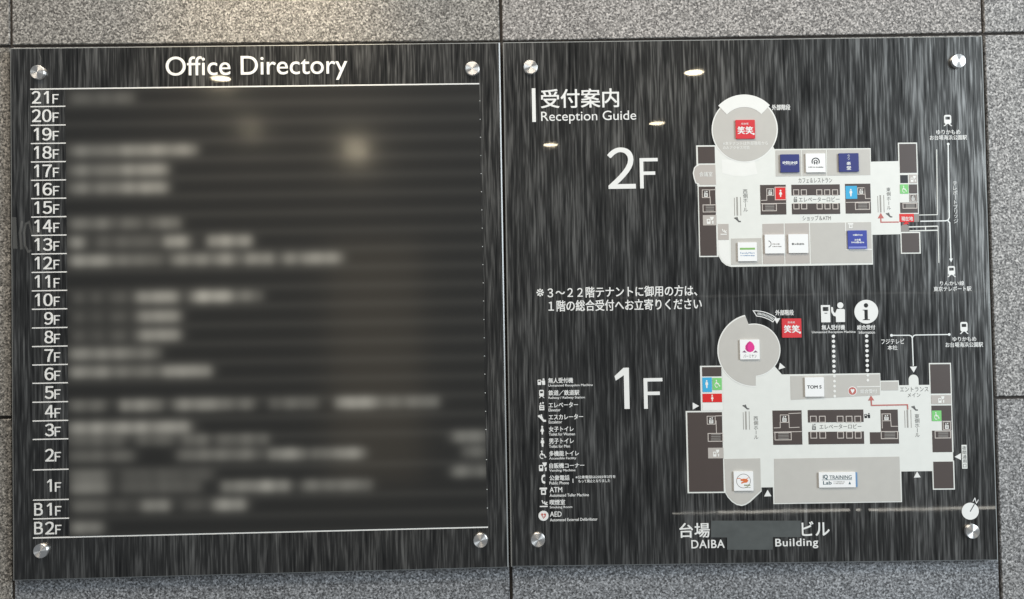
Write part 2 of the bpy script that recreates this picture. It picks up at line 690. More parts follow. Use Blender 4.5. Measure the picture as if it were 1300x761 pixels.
def standoff(px, py, parent):
    """turned steel cap screw holding the glass"""
    prof = [(0.0, 7.0), (4.0, 7.0), (9.0, 7.0), (12.1, 7.0), (12.8, 6.4), (12.8, 0.0)]
    n = 40
    bm = bmesh.new()
    rings = []
    for r, h in prof:
        if r == 0:
            rings.append([bm.verts.new((0, 0, h/1000))])
        else:
            rings.append([bm.verts.new((r/1000*math.cos(2*math.pi*k/n), r/1000*math.sin(2*math.pi*k/n), h/1000)) for k in range(n)])
    for a, c in zip(rings, rings[1:]):
        for k in range(n):
            if len(a) == 1:
                bm.faces.new((a[0], c[k], c[(k+1) % n]))
            else:
                bm.faces.new((a[k], c[k], c[(k+1) % n], a[(k+1) % n]))
    bmesh.ops.recalc_face_normals(bm, faces=bm.faces)
    for f in bm.faces:
        f.smooth = abs(f.normal.z) < 0.3
    me = bpy.data.meshes.new('standoff_cap')
    bm.to_mesh(me)
    bm.free()
    o = link('standoff_cap', me, M['steel'], parent)
    q = board(px, py, -0.007)
    o.location = o.location + Vector((q.x, 0.0, q.z))
    o.rotation_euler = (rad(90), 0, rng.uniform(-1, 1)*0.0)
    # barrel between the glass and the stone
    me2 = bpy.data.meshes.new('standoff_barrel')
    bm = bmesh.new()
    bmesh.ops.create_cone(bm, cap_ends=True, segments=24, radius1=0.011, radius2=0.011, depth=0.0055,
                          matrix=Matrix.Translation((q.x, T/1000+0.00275+0.0003, q.z)) @ Matrix.Rotation(rad(90), 4, 'X'))
    bm.to_mesh(me2)
    bm.free()
    link('standoff_barrel', me2, M['steel'], parent)


# ---- office directory (left)
LB = board(16.2, 737.5)
left = empty('directory_sign', (LB.x+0.45, 0, LB.z), 'dark brushed glass sign headed Office Directory with column of floor numbers', 'sign')
panel([(12.4, 61.3), (634.6, 54.0), (645.7, 720.8), (16.4, 737.6)], left)
for p in ((47, 91.5), (599.5, 86.8), (51, 700), (610, 686.8)):
    standoff(*p, left)
text('Office Directory', 210.5, 71, 441, 103, M['white'], left, 0.0, 0.8, bold=0.003, space=1.0)
sheet('rule_line', [stroke([(38.5, 113.6), (608.5, 106.6)], 1.6)], M['white'], left, 0, 0.6)
sheet('rule_line', [stroke([(42, 683.2), (619.5, 669.4)], 1.6)], M['white'], left, 0, 0.6)
YL = [112.8, 135.8, 159.5, 182.6, 206, 229.3, 252.5, 275.9, 299.3, 322.9, 346.2, 369.6, 393, 416.7, 440.3, 463.7, 487, 511, 534.8, 558.2, 596.9, 635.2, 659.1, 682.8]
NUM = ['21', '20', '19', '18', '17', '16', '15', '14', '13', '12', '11', '10', '9', '8', '7', '6', '5', '4', '3', '2', '1', 'B1', 'B2']
for k, n in enumerate(NUM):
    ya, yb = YL[k], YL[k+1]
    off = 0.0064*(ya-112)
    s = sh(60, yb)
    if k < len(NUM)-1:
        xr = 608.5+0.0185*(yb-107)
        x_l = 39.0+off
        sheet('rule_line', [stroke([(x_l, yb), (83.6+off*1.25, yb+s*44)], 1.45)], M['white'], left, 0, 0.5)
        sheet('rule_tick', [stroke([(xr-1.2, yb+s*(xr-x_l)), (xr+0.6, yb+s*(xr-x_l))], 0.8)], M['white2'], left, 0, 0.5)
    mid = (ya+yb)/2
    base = mid+7.6
    if n in ('1', '2'):
        base = mid+8.5
    def digit(ch, a, c):
        if ch == '1':
            w_ = c-a
            return one(a+w_*.20, base-15.9, a+w_*.72, base-0.1, left, 0.7, 0.40)
        return text(chr(ord(ch)+0xFEE0), a, base-16, c, base, M['white'], left, 0.0, 0.7, bold=0.017, name='floor_number')
    if n[0] == 'B':
        text('Ｂ', 43.6, base-15.8, 54.4, base, M['white'], left, 0.0, 0.7, bold=0.017, name='floor_number')
        digit(n[1], 57.4, 69.0)
    elif len(n) == 2:
        digit(n[0], 40.6+off, 52.0+off)
        digit(n[1], 53.6+off, 65.2+off)
    else:
        digit(n, 54.6+off, 65.8+off)
    text('Ｆ', 66.8+off, base-12, 74.6+off, base-0.1, M['white'], left, 0.0, 0.7, bold=0.015, name='floor_letter')

# the tenant listing, blurred out: soft grey lines on an added dark sheet
rows = []


def z4(y, *seg):
    for a, bb, st in seg:
        rows.append((80+a/2.2375, 80+bb/2.2375, 100+y/2.2375, st))


def z5(y, *seg):
    for a, bb, st in seg:
        rows.append((80+a/2.232, 80+bb/2.232, 420+y/2.232, st))


z4(55, (15, 90, .30), (95, 205, .30))
z4(205, (15, 180, .48), (180, 300, .66), (308, 378, .66))
z4(260, (15, 180, .48), (180, 298, .70))
z4(311, (15, 180, .48), (180, 298, .70))
z4(412, (15, 150, .45), (165, 225, .42), (245, 335, .46))
z4(465, (15, 65, .70), (90, 275, .30), (288, 362, .76), (412, 535, .72))
z4(517, (15, 145, .72), (150, 282, .42), (308, 415, .60), (428, 500, .66), (518, 600, .62), (618, 665, .56), (675, 792, .66))
z4(622, (25, 60, .30), (75, 115, .28), (130, 180, .30), (205, 330, .76), (362, 482, .86), (486, 565, .42))
z4(677, (25, 60, .28), (75, 115, .25), (130, 180, .28), (208, 335, .70))
z4(730, (25, 60, .30), (75, 115, .28), (130, 180, .30), (208, 335, .72))
z5(65, (15, 165, .62), (165, 275, .50))
z5(117, (15, 145, .66), (150, 285, .46), (288, 420, .76))
z5(212, (15, 125, .40), (160, 280, .66), (315, 435, .66), (435, 545, .42), (585, 725, .36), (775, 890, .78), (895, 965, .38), (970, 1065, .48))
z5(275, (15, 365, .76))
z5(312, (15, 175, .30), (205, 315, .30), (338, 415, .42), (435, 585, .36), (1100, 1200, .52))
z5(355, (15, 205, .36), (325, 560, .46), (585, 685, .72), (705, 762, .46), (765, 855, .66), (1135, 1200, .42))
z5(410, (20, 135, .46), (165, 335, .26), (338, 430, .26), (1100, 1165, .52), (1178, 1202, .60))
z5(445, (20, 135, .60), (165, 395, .30), (450, 552, .60), (550, 645, .72), (675, 765, .46), (765, 875, .46))
z5(497, (25, 125, .42), (130, 205, .22), (220, 305, .66), (338, 405, .28), (425, 520, .78))
z5(557, (20, 115, .62))
A, B2, C, D = (83.2, 113.9), (608.3, 107.5), (618.6, 668.4), (88.6, 681.2)
NX, NY = 240, 260
uu, vv = np.meshgrid(np.linspace(0, 1, NX), np.linspace(0, 1, NY))
PX = (1-vv)*((1-uu)*A[0]+uu*B2[0]) + vv*((1-uu)*D[0]+uu*C[0])
PY = (1-vv)*((1-uu)*A[1]+uu*B2[1]) + vv*((1-uu)*D[1]+uu*C[1])
LY = PY - (sh(300, 0)+(sh(300, 600)-sh(300, 0))*PY/600)*(PX-90)*0.45      # follow the tilt of the lines a little
val = np.zeros_like(PX)
sig = lambda t: 1/(1+np.exp(-np.clip(t, -30, 30)))
for a, bb, y, st in rows:
    val += st*sig((PX-a)/4.4)*sig((bb-PX)/4.4)*sig((PY-(y-.012*(PX-150))+7.4)/2.9)*sig((y-.012*(PX-150)+7.4-PY)/2.9)
wob = sum(rng.uniform(.3, 1)*np.sin(PX*rng.uniform(.05, .35)+rng.uniform(0, 6)+PY*rng.uniform(-.05, .05)) for _ in range(6))
val *= 1+0.05*wob
LINES = np.zeros_like(PX)
for k, y in enumerate(YL):
    LINES += np.exp(-((PY-(y-0.018*(PX-60)))/6.0)**2)
g = 0.015+0.012*LINES+0.40*np.clip(val, 0, 1.1)**1.3
rgbc = np.stack([g*1.0, g*0.975, g*0.88, np.ones_like(g)], -1).reshape(-1, 4)
Q = fast_board(np.stack([PX.ravel(), PY.ravel()], 1))
Q[:, 1] = -0.0009
me = bpy.data.meshes.new('blurred_listing')
fc = []
for j in range(NY-1):
    for i in range(NX-1):
        a = j*NX+i
        fc.append((a, a+NX, a+NX+1, a+1))
me.from_pydata([tuple(p) for p in Q], [], fc)
ca = me.color_attributes.new('print', 'FLOAT_COLOR', 'POINT')
ca.data.foreach_set('color', rgbc.ravel().astype(np.float32))
me.update()
tag(link('blurred_listing', me, M['film'], left), 'dark sheet with the tenant listing blurred to soft grey lines')

# pale translucent strokes on the glass beside 14F and 13F
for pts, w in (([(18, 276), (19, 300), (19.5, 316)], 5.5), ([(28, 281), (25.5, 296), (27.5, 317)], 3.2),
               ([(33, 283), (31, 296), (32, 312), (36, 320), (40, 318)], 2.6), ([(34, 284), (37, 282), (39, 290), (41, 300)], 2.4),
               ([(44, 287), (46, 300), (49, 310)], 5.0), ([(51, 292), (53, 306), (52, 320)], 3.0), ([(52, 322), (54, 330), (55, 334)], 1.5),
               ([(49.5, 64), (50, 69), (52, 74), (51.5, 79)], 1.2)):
    sheet('pale_stroke', [stroke(pts, w)], M['pale_mark'], left, 0.25, 0.35)

# ---- reception guide (right)
RB = board(648.6, 719.8)
right = empty('guide_sign', (RB.x+0.45, 0, RB.z), 'dark brushed glass sign headed Reception Guide with two coloured floor maps', 'sign')
panel([(638.4, 53.9), (1247.2, 45.9), (1267.6, 711.6), (648.7, 719.9)], right)
for p in ((673.5, 85), (1217.5, 77.2), (683, 686), (1235.3, 675.3)):
    standoff(*p, right)
WH = M['white']
sheet('title_bar', [rect(675.4, 112.5, 680.0, 155.2)], WH, right, 0, 0.6)
text('受付案内', 686.4, 113.0, 785.8, 137.2, WH, right, 0.0, 0.8, bold=0.014)
text('Reception Guide', 687, 141.2, 807.6, 157.0, WH, right, 0.0, 0.6)
text('２', 771.2, 187.6, 806.6, 240.0, WH, right, 0.0, 1.0, bold=0.009, name='floor_number')
text('Ｆ', 812.2, 201, 835.2, 239.4, WH, right, 0.0, 1.0, bold=0.004, name='floor_letter')
one(780.4, 467.2, 798.8, 519.4, right, 1.0, 0.36)
text('Ｆ', 817.2, 480.2, 841.2, 519.0, WH, right, 0.0, 1.0, bold=0.004, name='floor_letter')
text('※', 681, 366.8, 690.4, 376.6, WH, right, 0.4, bold=0.010)
text('３～２２階テナントに御用の方は、', 695, 363.6, 885, 377.4, WH, right, 0.0, 0.5, bold=0.014)
text('１階の総合受付へお立寄りください', 696.2, 380.2, 890.8, 394.4, WH, right, 0.0, 0.5, bold=0.014)
text('台場', 862.4, 664.0, 901, 682.8, WH, right, 0.0, 0.6, bold=0.6*0.024)
text('ビル', 1017.6, 662.0, 1053, 680.4, WH, right, 0.0, 0.6, bold=0.6*0.024)
text('DAIBA', 877.6, 685.6, 919.8, 696.0, WH, right, 0.0, 0.6, bold=0.014, space=1.1)
text('Building', 984.2, 683.8, 1038.6, 696.6, WH, right, 0.0, 0.6, bold=0.014, space=1.1)
sheet('blurred_name', [[(902.5, 661.2), (1016.2, 661.2), (1016.2, 682.0), (981, 682.0), (981, 698), (923, 698), (923, 682.4), (902.5, 682.4)]], M['blur'], right, 0.0, 0.9)  # grey sheet added for the blurred-out part of the building name


# ---------------- pictograms (unit box, y down)
def fit(shapes, x0, y0, x1, y1):
    out = []
    c = ((x0+x1)/2, (y0+y1)/2)
    for loops in shapes:
        if isinstance(loops[0][0], (int, float)):
            loops = [loops]
        out.append([skew([(x0+p[0]*(x1-x0), y0+p[1]*(y1-y0)) for p in lp], c) for lp in loops])
    return out


def rr(x0, y0, x1, y1, r):
    p = []
    for cx, cy, a0 in ((x1-r, y0+r, -90), (x1-r, y1-r, 0), (x0+r, y1-r, 90), (x0+r, y0+r, 180)):
        for k in range(4):
            a = rad(a0+30*k)
            p.append((cx+r*math.cos(a), cy+r*math.sin(a)))
    return p


DB, DR, DD = 0.6, 0.9, 1.15                    # base sheet, room, detail (mm)
IC = {}
IC['train'] = [[rr(.10, 0, .90, .80, .16), rr(.24, .16, .76, .42, .04)], [(.28, .80), (.42, .80), (.16, 1), (0, 1)], [(.58, .80), (.72, .80), (1, 1), (.84, 1)]]
IC['woman'] = [circ(.5, .12, .24, 14, .12), [(.5, .26), (.72, .30), (.95, .62), (.70, .66), (.64, .98), (.36, .98), (.30, .66), (.05, .62), (.28, .30)]]
IC['man'] = [circ(.5, .11, .22, 14, .11), [(.18, .26), (.82, .26), (.92, .58), (.72, .60), (.68, 1), (.32, 1), (.28, .60), (.08, .58)]]
IC['wheelchair'] = [circ(.36, .09, .12, 12, .09), stroke([(.36, .2), (.40, .52), (.72, .52), (.84, .82), (1, .80)], .13)[0], stroke(arc(.40, .68, .30, -60, -300, 14), .10)[0]]
IC['elevator'] = [[rr(.08, .40, .92, 1, .03), rr(.22, .52, .78, .62, .02), rr(.22, .74, .78, .84, .02)], [(.12, .30), (.30, .02), (.48, .30)], [(.54, .04), (.90, .04), (.72, .32)]]
IC['escalator'] = [stroke([(.0, .28), (.16, .22), (.72, .88), (1, .88)], .26)[0], circ(.42, .10, .12, 12, .10), stroke([(.42, .2), (.56, .52)], .16)[0]]
IC['vending'] = [[rr(0, .30, .52, 1, .05), rr(.12, .42, .40, .68, .02)], [(.42, .02), (1, 0), (.94, .30), (.72, .52), (.60, .40)], [(.74, .60), (.96, .60), (.92, 1), (.78, 1)]]
IC['phone'] = [stroke([(.80, .08), (.34, .20), (.22, .5), (.34, .80), (.80, .92)], .26)[0], rr(.45, 0, .95, .22, .06), rr(.45, .78, .95, 1, .06)]
IC['atm'] = [rr(0, 0, 1, .26, .04), [rr(.18, .30, .84, 1, .05), rr(.34, .44, .68, .80, .03)]]
IC['smoking'] = [rr(0, .84, 1, 1, .02), stroke([(.30, .04), (.42, .42), (.80, .50), (.96, .30)], .13)[0], stroke([(.62, .20), (.70, .62), (1, .68)], .12)[0]]
IC['kiosk'] = [[rr(0, .2, .46, 1, .04), rr(.10, .32, .36, .54, .02)], circ(.80, .13, .14, 12, .13), [(.62, .32), (1, .32), (1, 1), (.62, 1), (.60, .66), (.48, .46), (.54, .40)]]


def icon(kind, x0, y0, x1, y1, mat, parent, d0=0.0, d1=0.5, name=None):
    if d0 == DR and kind in ('woman', 'man', 'wheelchair', 'vending'):
        d0, d1 = DD, DD+0.2
    return sheet(name or {'atm': 'cash_machine', 'vending': 'vending_machine'}.get(kind, kind)+'_pictogram', fit(IC[kind], x0, y0, x1, y1), mat, parent, d0, d1)


# ---------------- legend
leg = [(477.6, 'kiosk', '無人受付機', 'Unmanned Reception Machine', 727.5, 752.5),
       (493.2, 'train', '鉄道／鉄道駅', 'Railway / Railway Station', 735.5, 742.5),
       (508.6, 'elevator', 'エレベーター', 'Elevator', 733.8, 711.5),
       (523.8, 'escalator', 'エスカレーター', 'Escalator', 740.2, 713.5),
       (539.2, 'woman', '女子トイレ', 'Toilet for Women', 728.2, 730),
       (554.6, 'man', '男子トイレ', 'Toilet for Men', 728.4, 723.6),
       (570.2, 'wheelchair', '多機能トイレ', 'Accessible Facility', 735, 731.5),
       (585.6, 'vending', '自販機コーナー', 'Vending Machine', 741.8, 730.5),
       (601.2, 'phone', '公衆電話', 'Public Phone', 723, 722.2),
       (616.6, 'atm', 'ATM', 'Automated Teller Machine', 713.8, 747.6),
       (632.2, 'smoking', '喫煙室', 'Smoking Room', 717.4, 726.4),
       (647.6, 'aed', 'AED', 'Automated External Defibrillator', 713, 758.5)]
for k, (y, ic, jp, en, xj, xe) in enumerate(leg):
    dx = 0.019*(y-477)
    x0 = 696.0+dx*0.65
    if jp in ('ATM', 'AED'):
        text(jp, x0, y+2.0, xj, y+8.6, WH, right, 0.4, bold=0.014)
    else:
        text(jp, x0, y+2.2, xj, y+9.0, WH, right, 0.4, bold=0.020)
    text(en, x0, y+10.2, xe, y+14.0, WH, right, 0.4, bold=0.017)
    cx = 687.2+dx
    yc = y+7.2
    if ic == 'aed':
        sheet('defibrillator_disc', [circ(690.0, yc+0.2, 6.4)], WH, right, 0, 0.4)
        sheet('heart_symbol', [[(686.6, yc-1.5), (688, yc-3.2), (690, yc-2), (692, yc-3.2), (693.5, yc-1.4), (692.6, yc+1.2), (690, yc+4)]], M['arrow'], right, 0.4, 0.6)
        sheet('lightning_symbol', [[(690.4, yc-2.4), (688.6, yc+0.8), (690, yc+0.8), (689.2, yc+3.4), (691.8, yc-0.4), (690.4, yc-0.4)]], WH, right, 0.6, 0.75)
        continue
    w, h = {'kiosk': (9.4, 8.2), 'train': (7.4, 10.4), 'elevator': (7.4, 10.6), 'escalator': (10, 9.4), 'woman': (5.2, 11.2), 'man': (5.4, 11.2),
            'wheelchair': (8.8, 10.2), 'vending': (10, 11), 'phone': (5.6, 11), 'atm': (9.4, 9.0), 'smoking': (10, 9)}[ic]
    icon(ic, cx-w/2, yc-h/2, cx+w/2, yc+h/2, WH, right)
text('※公衆電話は2025年3月を', 730.6, 603.6, 781.6, 607.6, WH, right, 0.4, bold=0.020)
text('もって廃止となりました', 734.2, 608.6, 774.6, 612.8, WH, right, 0.4, bold=0.017)
sheet('bracket_line', [stroke([(727.3, 608), (727.5, 613.2)], 0.9)], WH, right, 0, 0.4)


# ---------------- raised tenant tiles
def tile(x0, y0, x1, y1, mat, label=None, h=3.6, r=0.6):
    o = sheet('tenant_tile', [rect(x0, y0, x1, y1, r)], mat, right, 0.0, h)
    if label:
        o['label'] = label
    return o


def greek(x0, y0, x1, y1, mat, parent, d0, n=7, name='small_print'):
    """print too fine to read: a row of small uneven strokes"""
    shp = []
    w = (x1-x0)/n
    for k in range(n):
        a = x0+w*k+w*random.uniform(0.02, 0.18)
        bb = x0+w*(k+1)-w*random.uniform(0.05, 0.2)
        t = y0+(y1-y0)*random.uniform(0, 0.25)
        if random.random() < 0.5:
            shp.append([rect(a, t, bb, y1), rect(lerp(a, bb, .3), lerp(t, y1, .3), lerp(a, bb, .72), lerp(t, y1, .62))])
        else:
            shp.append([rect(a, t, lerp(a, bb, .38), y1)])
            shp.append([rect(lerp(a, bb, .38)+.02, lerp(t, y1, .35), bb, lerp(t, y1, .68))])
    return sheet(name, shp, mat, parent, d0, d0+0.12)


H = 3.6
P0 = H+0.12


def wara(x0, y0, x1, y1, label):
    t = tile(x0, y0, x1, y1, M['tile_red'], label)
    w = x1-x0
    text('笑', x0+w*.09, y0+w*.34, x0+w*.47, y0+w*.74, M['white2'], t, P0, bold=0.032)
    text('笑', x0+w*.50, y0+w*.34, x0+w*.90, y0+w*.74, M['white2'], t, P0, bold=0.032)
    text('居楽屋', x0+w*.28, y0+w*.15, x0+w*.66, y0+w*.25, M['white2'], t, P0)
    sheet('small_print', [rect(x0+w*.88, y0+w*.68, x0+w*.97, y0+w*.78)], M['white2'], t, H, P0)


# ---------------- second-floor map
FL, PA, BE, B3, BR = M['floor'], M['floor_pale'], M['beige'], M['beige2'], M['brown']


def floor_map(name, shapes, label):
    o = sheet(name, shapes, FL, right, 0.0, DB)
    o['label'] = label
    return o


def room(shapes, mat, parent, name='room'):
    if isinstance(shapes[0], (int, float)):
        shapes = [rect(*shapes)]
    up = name in ('toilet_block', 'vending_corner')
    return sheet(name, shapes, mat, parent, DR-0.01 if up else DB-0.01, DD if up else DR)


def lines(parent, *pls, w=1.0, mat=None, closed=False):
    shp = [stroke(skew(p), w, closed) for p in pls]
    return sheet('map_line', shp, mat or M['line'], parent, DR, DD)


def stairs(x0, y0, x1, y1, parent):
    shp = [stroke(rect(x0, y0, x1, y1), 0.9, True)]
    sheet('stair_outline', shp, M['line'], parent, DR, DD)
    n = 4
    for k in range(n):
        y = lerp(y0, y1, (k+.75)/(n+.5))
        sheet('stair_tread', [rect(x0+(x1-x0)*.2, y-.55, x1-(x1-x0)*.15, y+.35)], M['grey'], parent, DR, DD)


def lift_icon(x0, y0, x1, y1, parent):
    sheet('lift_outline', [stroke(rect(x0, y0, x1, y1), 0.8, True)], M['line'], parent, DR, DD)
    icon('elevator', lerp(x0, x1, .2), lerp(y0, y1, .12), lerp(x0, x1, .8), lerp(y0, y1, .9), PA, parent, DR, DD)


def escal(x0, y0, x1, y1, parent):
    for t in (0, .36, .5, 1):
        x = lerp(x0, x1, t)
        sheet('escalator_line', [rect(x-.35, y0+(1 if t == 0 else 0), x+.35, y1)], M['grey'], parent, DB, DB+0.2)


cir2 = circ(945.3, 164.8, 42.0, 56)
map2 = floor_map('floor_map', [
    [[(909, 183), (918, 175), (975, 175), (983, 189.6), (1105.2, 188.4), (1105.5, 205.6), (1140.6, 204.8), (1143.6, 297.6), (1107.4, 298.4), (1108.2, 336.2), (928, 339.2)]
     + [(921.5, 337), (916, 332.5), (912.6, 326), (911.2, 320)]],
    [rect(884.2, 184.8, 910, 236.0)], [rect(886.6, 235.5, 911, 326.6)],
    [rect(1140.2, 181.4, 1164.6, 222)], [rect(1141.4, 221, 1165.6, 272)], [rect(1143.2, 294.6, 1168.4, 322.4)],
], 'pale plan of the second floor beside the large 2F')
sheet('stair_landing', [[(916, 203), (958, 205), (961.5, 221)]+[(945, 224), (930, 223.5), (917, 220)]], PA, map2, DB-0.01, DB+.1)
sheet('disc_rim', [cir2], PA, map2, DB-0.01, DR)
disc2 = sheet('round_room', [circ(945.3, 164.8, 40.4, 56)], BE, map2, DR-0.01, DD)
ap = arc(944.6, 166, 45.5, 223.5, 315.5, 22)
ai = arc(944.6, 167, 30.6, 315, 224, 18)
sheet('outer_stair', [ap+ai], PA, map2, DD-0.01, DD+0.4)
text('※本テナントは外部階段から', 917.5, 180.0, 974.5, 184.6, PA, map2, DD+.1, bold=0.010)
text('のみアクセス可能', 917.5, 185.8, 951.5, 190.0, PA, map2, DD+.1, bold=0.010)
text('外部階段', 979.8, 133.0, 1003.2, 140.2, WH, right, 0.4, bold=0.020)
wara(933.4, 153.0, 957.8, 176.8, 'red tile with white brush lettering on the round room of the upper map')
# left column
room((886.0, 186.6, 907.4, 207.8), BR, map2)
room([skew([(887, 209.6), (908.2, 209.6), (908.6, 235), (888.4, 235), (886.6, 233.4), (883.4, 232), (881.6, 226), (880.6, 220), (882, 213.6), (884.4, 211.2), (887, 211)])], B3, map2, 'meeting_room')
sheet('room_rim', [stroke([(886.4, 210.4), (884, 211), (881.6, 213.4), (880.0, 220), (881.2, 226.4), (883.2, 232.6), (887, 234)], 1.2)], PA, map2, 0.0, DR+.05)
text('会議室', 887.6, 218.4, 904.4, 224.6, PA, map2, DD, bold=0.010)
room((888.0, 237.2, 908.9, 325.0), BR, map2)
lift_icon(891.4, 241.4, 900.6, 251.2, map2)
lines(map2, [(900.6, 241.4), (908.6, 241.2)], [(901.4, 250), (901.6, 260)], w=.8)
stairs(892.4, 260.4, 908.8, 269.4, map2)
room([rect(892.2, 273.4, 909.4, 286.4)], B3, map2, 'vending_corner')
icon('vending', 897, 275.6, 906, 284.6, PA, map2, DR, DD)
room((911.4, 284.6, 925.0, 304.8), B3, map2, 'smoking_corner')
icon('smoking', 914.4, 290.6, 922.4, 298.4, PA, map2, DR, DD)
sheet('pale_corner', [[(911.8, 306), (925.6, 305.4), (926.4, 336.6), (921.8, 335), (917, 330.6), (914, 325.4), (912.6, 319)]], PA, map2, DB-.01, DB+.1)
# shops along the top
room([[(984.4, 191.2), (1016.8, 190.8), (1017.4, 224.0), (984.8, 224.4)]], BE, map2, 'shop')
room([[(1018.0, 190.7), (1048.6, 190.4), (1049.0, 223.4), (1018.6, 223.9)]], BE, map2, 'shop')
room([[(1049.8, 190.3), (1104.2, 189.7), (1104.8, 222.6), (1050.2, 223.4)]], BE, map2, 'shop')
text('カフェ＆レストラン', 1013.6, 226.2, 1056.2, 232.4, M['ink'], map2, DB+.2)
text('ショップ＆ATM', 1018.6, 274.0, 1054.6, 280.4, M['ink'], map2, DB+.2)
# cores
room((965.2, 235.0, 997.8, 272.8), BR, map2, 'core_block')
room((983.2, 237.4, 997.9, 254.6), M['red'], map2, 'toilet_block')
sheet('room_rim', [stroke(rect(983.8, 238.0, 997.4, 254.0), 0.9, True)], M['line'], map2, DD, DD+.15)
icon('woman', 988.4, 241.2, 993.0, 250.6, PA, map2, DR, DD)
lift_icon(973.2, 240.0, 982.0, 248.4, map2)
lines(map2, [(966, 254.8), (973.2, 254.6)], [(973.2, 248), (973.2, 254.8)], [(966, 258.8), (997.6, 258.6)], w=.8)
stairs(967.6, 259.2, 985.4, 268.0, map2)
room((1004.6, 234.6, 1066.0, 248.2), BR, map2, 'core_block')
room((1005.2, 258.6, 1066.4, 272.2), BR, map2, 'core_block')
for x in (1007.2, 1017.0, 1036.6, 1046.6, 1056.6):
    sheet('lift_car', [box_line(x, 241.3, x+6.5, 248.2, .9)], M['line'], map2, DR, DD)
    sheet('lift_car', [box_line(x+.4, 258.6, x+6.9, 265.6, .9)], M['line'], map2, DR, DD)
icon('elevator', 1007.2, 250.2, 1012.2, 256.8, M['ink'], map2, DB, DB+.2)
text('エレベーターロビー', 1014.0, 250.4, 1065.6, 256.4, M['ink'], map2, DB+.2)
room((1073.0, 233.6, 1105.2, 271.4), BR, map2, 'core_block')
room((1073.2, 236.4, 1087.8, 252.8), M['blue'], map2, 'toilet_block')
icon('man', 1077.6, 240.2, 1082.0, 249.6, PA, map2, DR, DD)
lift_icon(1088.6, 238.8, 1097.4, 247.0, map2)
lines(map2, [(1097.6, 238.2), (1098.2, 252.4), (1104.8, 252.4)], [(1073.4, 257.2), (1104.8, 256.8)], w=.8)
stairs(1085.6, 257.6, 1103.4, 266.2, map2)
# halls
escal(932.4, 250.4, 940.2, 274, map2)
icon('escalator', 932.2, 275.6, 940.4, 282.4, M['ink'], map2, DB, DB+.2)
vtext('西側ホール', 943.2, 240.6, 949.2, 269.4, M['ink'], map2, DB+.2)
escal(1114.4, 248.0, 1122.0, 270, map2)
vtext('東側ホール', 1125.4, 238.0, 1130.6, 267.0, M['ink'], map2, DB+.2)
icon('escalator', 1124.6, 270.2, 1132.6, 276.4, M['ink'], map2, DB, DB+.2)
# shops along the bottom
room([[(928.0, 303.2), (966.4, 302.4), (967.2, 335.6), (928.4, 336.4)]], BE, map2, 'shop')
room([[(967.8, 284.6), (994.8, 284.0), (995.8, 335.2), (968.6, 335.6)]], B3, map2, 'shop')
room([[(996.2, 284.0), (1026.8, 283.4), (1028.0, 334.8), (997.2, 335.2)]], B3, map2, 'shop')
room([[(1028.4, 283.4), (1105.6, 282.2), (1107.0, 334.0), (1029.6, 334.8)]], BE, map2, 'shop')
sheet('room_rim', [stroke([(1073.0, 283.0), (1073.8, 317.4), (1106.6, 316.8)], 1.1)], PA, map2, DR, DD)
icon('atm', 1076.0, 283.6, 1083.0, 290.0, PA, map2, DR, DD)
# tenant tiles of the second floor
t = tile(990.2, 196.6, 1014.0, 219.4, M['navy'], 'navy tile with a white word at the left of the top shops')
greek(992.6, 205.4, 1011.4, 208.6, M['white2'], t, P0-.1, 9)
greek(994.4, 209.4, 1010, 210.2, M['white2'], t, P0-.1, 9)
t = tile(1022.2, 195.6, 1047.0, 219.4, M['tile'], 'white tile with a dark arched emblem among the top shops')
sheet('emblem', [stroke(arc(1034.6, 206.0, 4.6, 150, 390, 18), 1.3)[0], stroke(arc(1034.6, 206.2, 2.2, 170, 370, 10), .9)[0], rect(1032.4, 205.6, 1033.6, 209.4), rect(1035.6, 205.6, 1036.8, 209.4), rect(1033.8, 207.0, 1035.4, 207.9)], M['black'], t, H, P0)
greek(1025.2, 212.2, 1044.8, 213.5, M['ink'], t, P0-.1, 10)
t = tile(1064.2, 195.2, 1089.2, 218.6, M['navy'], 'navy tile with white vertical writing among the top shops')
text('う', 1074.6, 197.0, 1077.6, 200.0, M['white2'], t, P0)
text('つ', 1074.6, 200.8, 1077.6, 203.6, M['white2'], t, P0)
text('楽', 1073.8, 206.0, 1079.0, 210.2, M['white2'], t, P0, bold=0.032)
text('堂', 1073.8, 211.4, 1079.4, 216.2, M['white2'], t, P0, bold=0.032)
t = tile(936.2, 308.2, 960.2, 332.0, M['tile'], 'white tile with a green bar at the lower left of the upper map')
sheet('green_bar', [rect(938.6, 315.0, 957.8, 317.5)], M['leaf_green'], t, H, P0)
text('FamilyMart', 939.2, 320.4, 957.4, 323.6, M['skyline'], t, P0)
greek(939.2, 324.4, 957.6, 325.4, M['skyline'], t, P0-.1, 11)
t = tile(970.4, 298.2, 995.2, 322.2, M['tile'], 'white tile with a thin grey half ring')
sheet('emblem', [stroke(arc(974.2, 310.2, 4.0, -80, 80, 12), .8)[0]], M['ink'], t, H, P0)
greek(979.6, 309.4, 989.4, 311.0, M['grey'], t, P0-.1, 7)
greek(979.6, 312.6, 991.4, 314.0, M['grey'], t, P0-.1, 8)
t = tile(1000.4, 297.8, 1025.2, 321.6, M['tile'], 'white tile with one small grey word in the middle')
sheet('emblem', [circ(1005.8, 310.2, 1.4, 12)], M['ink'], t, H, P0)
greek(1007.8, 308.8, 1020.4, 311.4, M['ink'], t, P0-.1, 8)
t = tile(1075.6, 293.0, 1099.6, 316.4, M['cobalt'], 'bright blue tile with white words by the cash machine sign')
greek(1081.8, 297.6, 1094.0, 299.8, M['white2'], t, P0-.1, 7)
text('お台場', 1083.8, 303.6, 1091.6, 306.4, M['white2'], t, P0, bold=0.032)
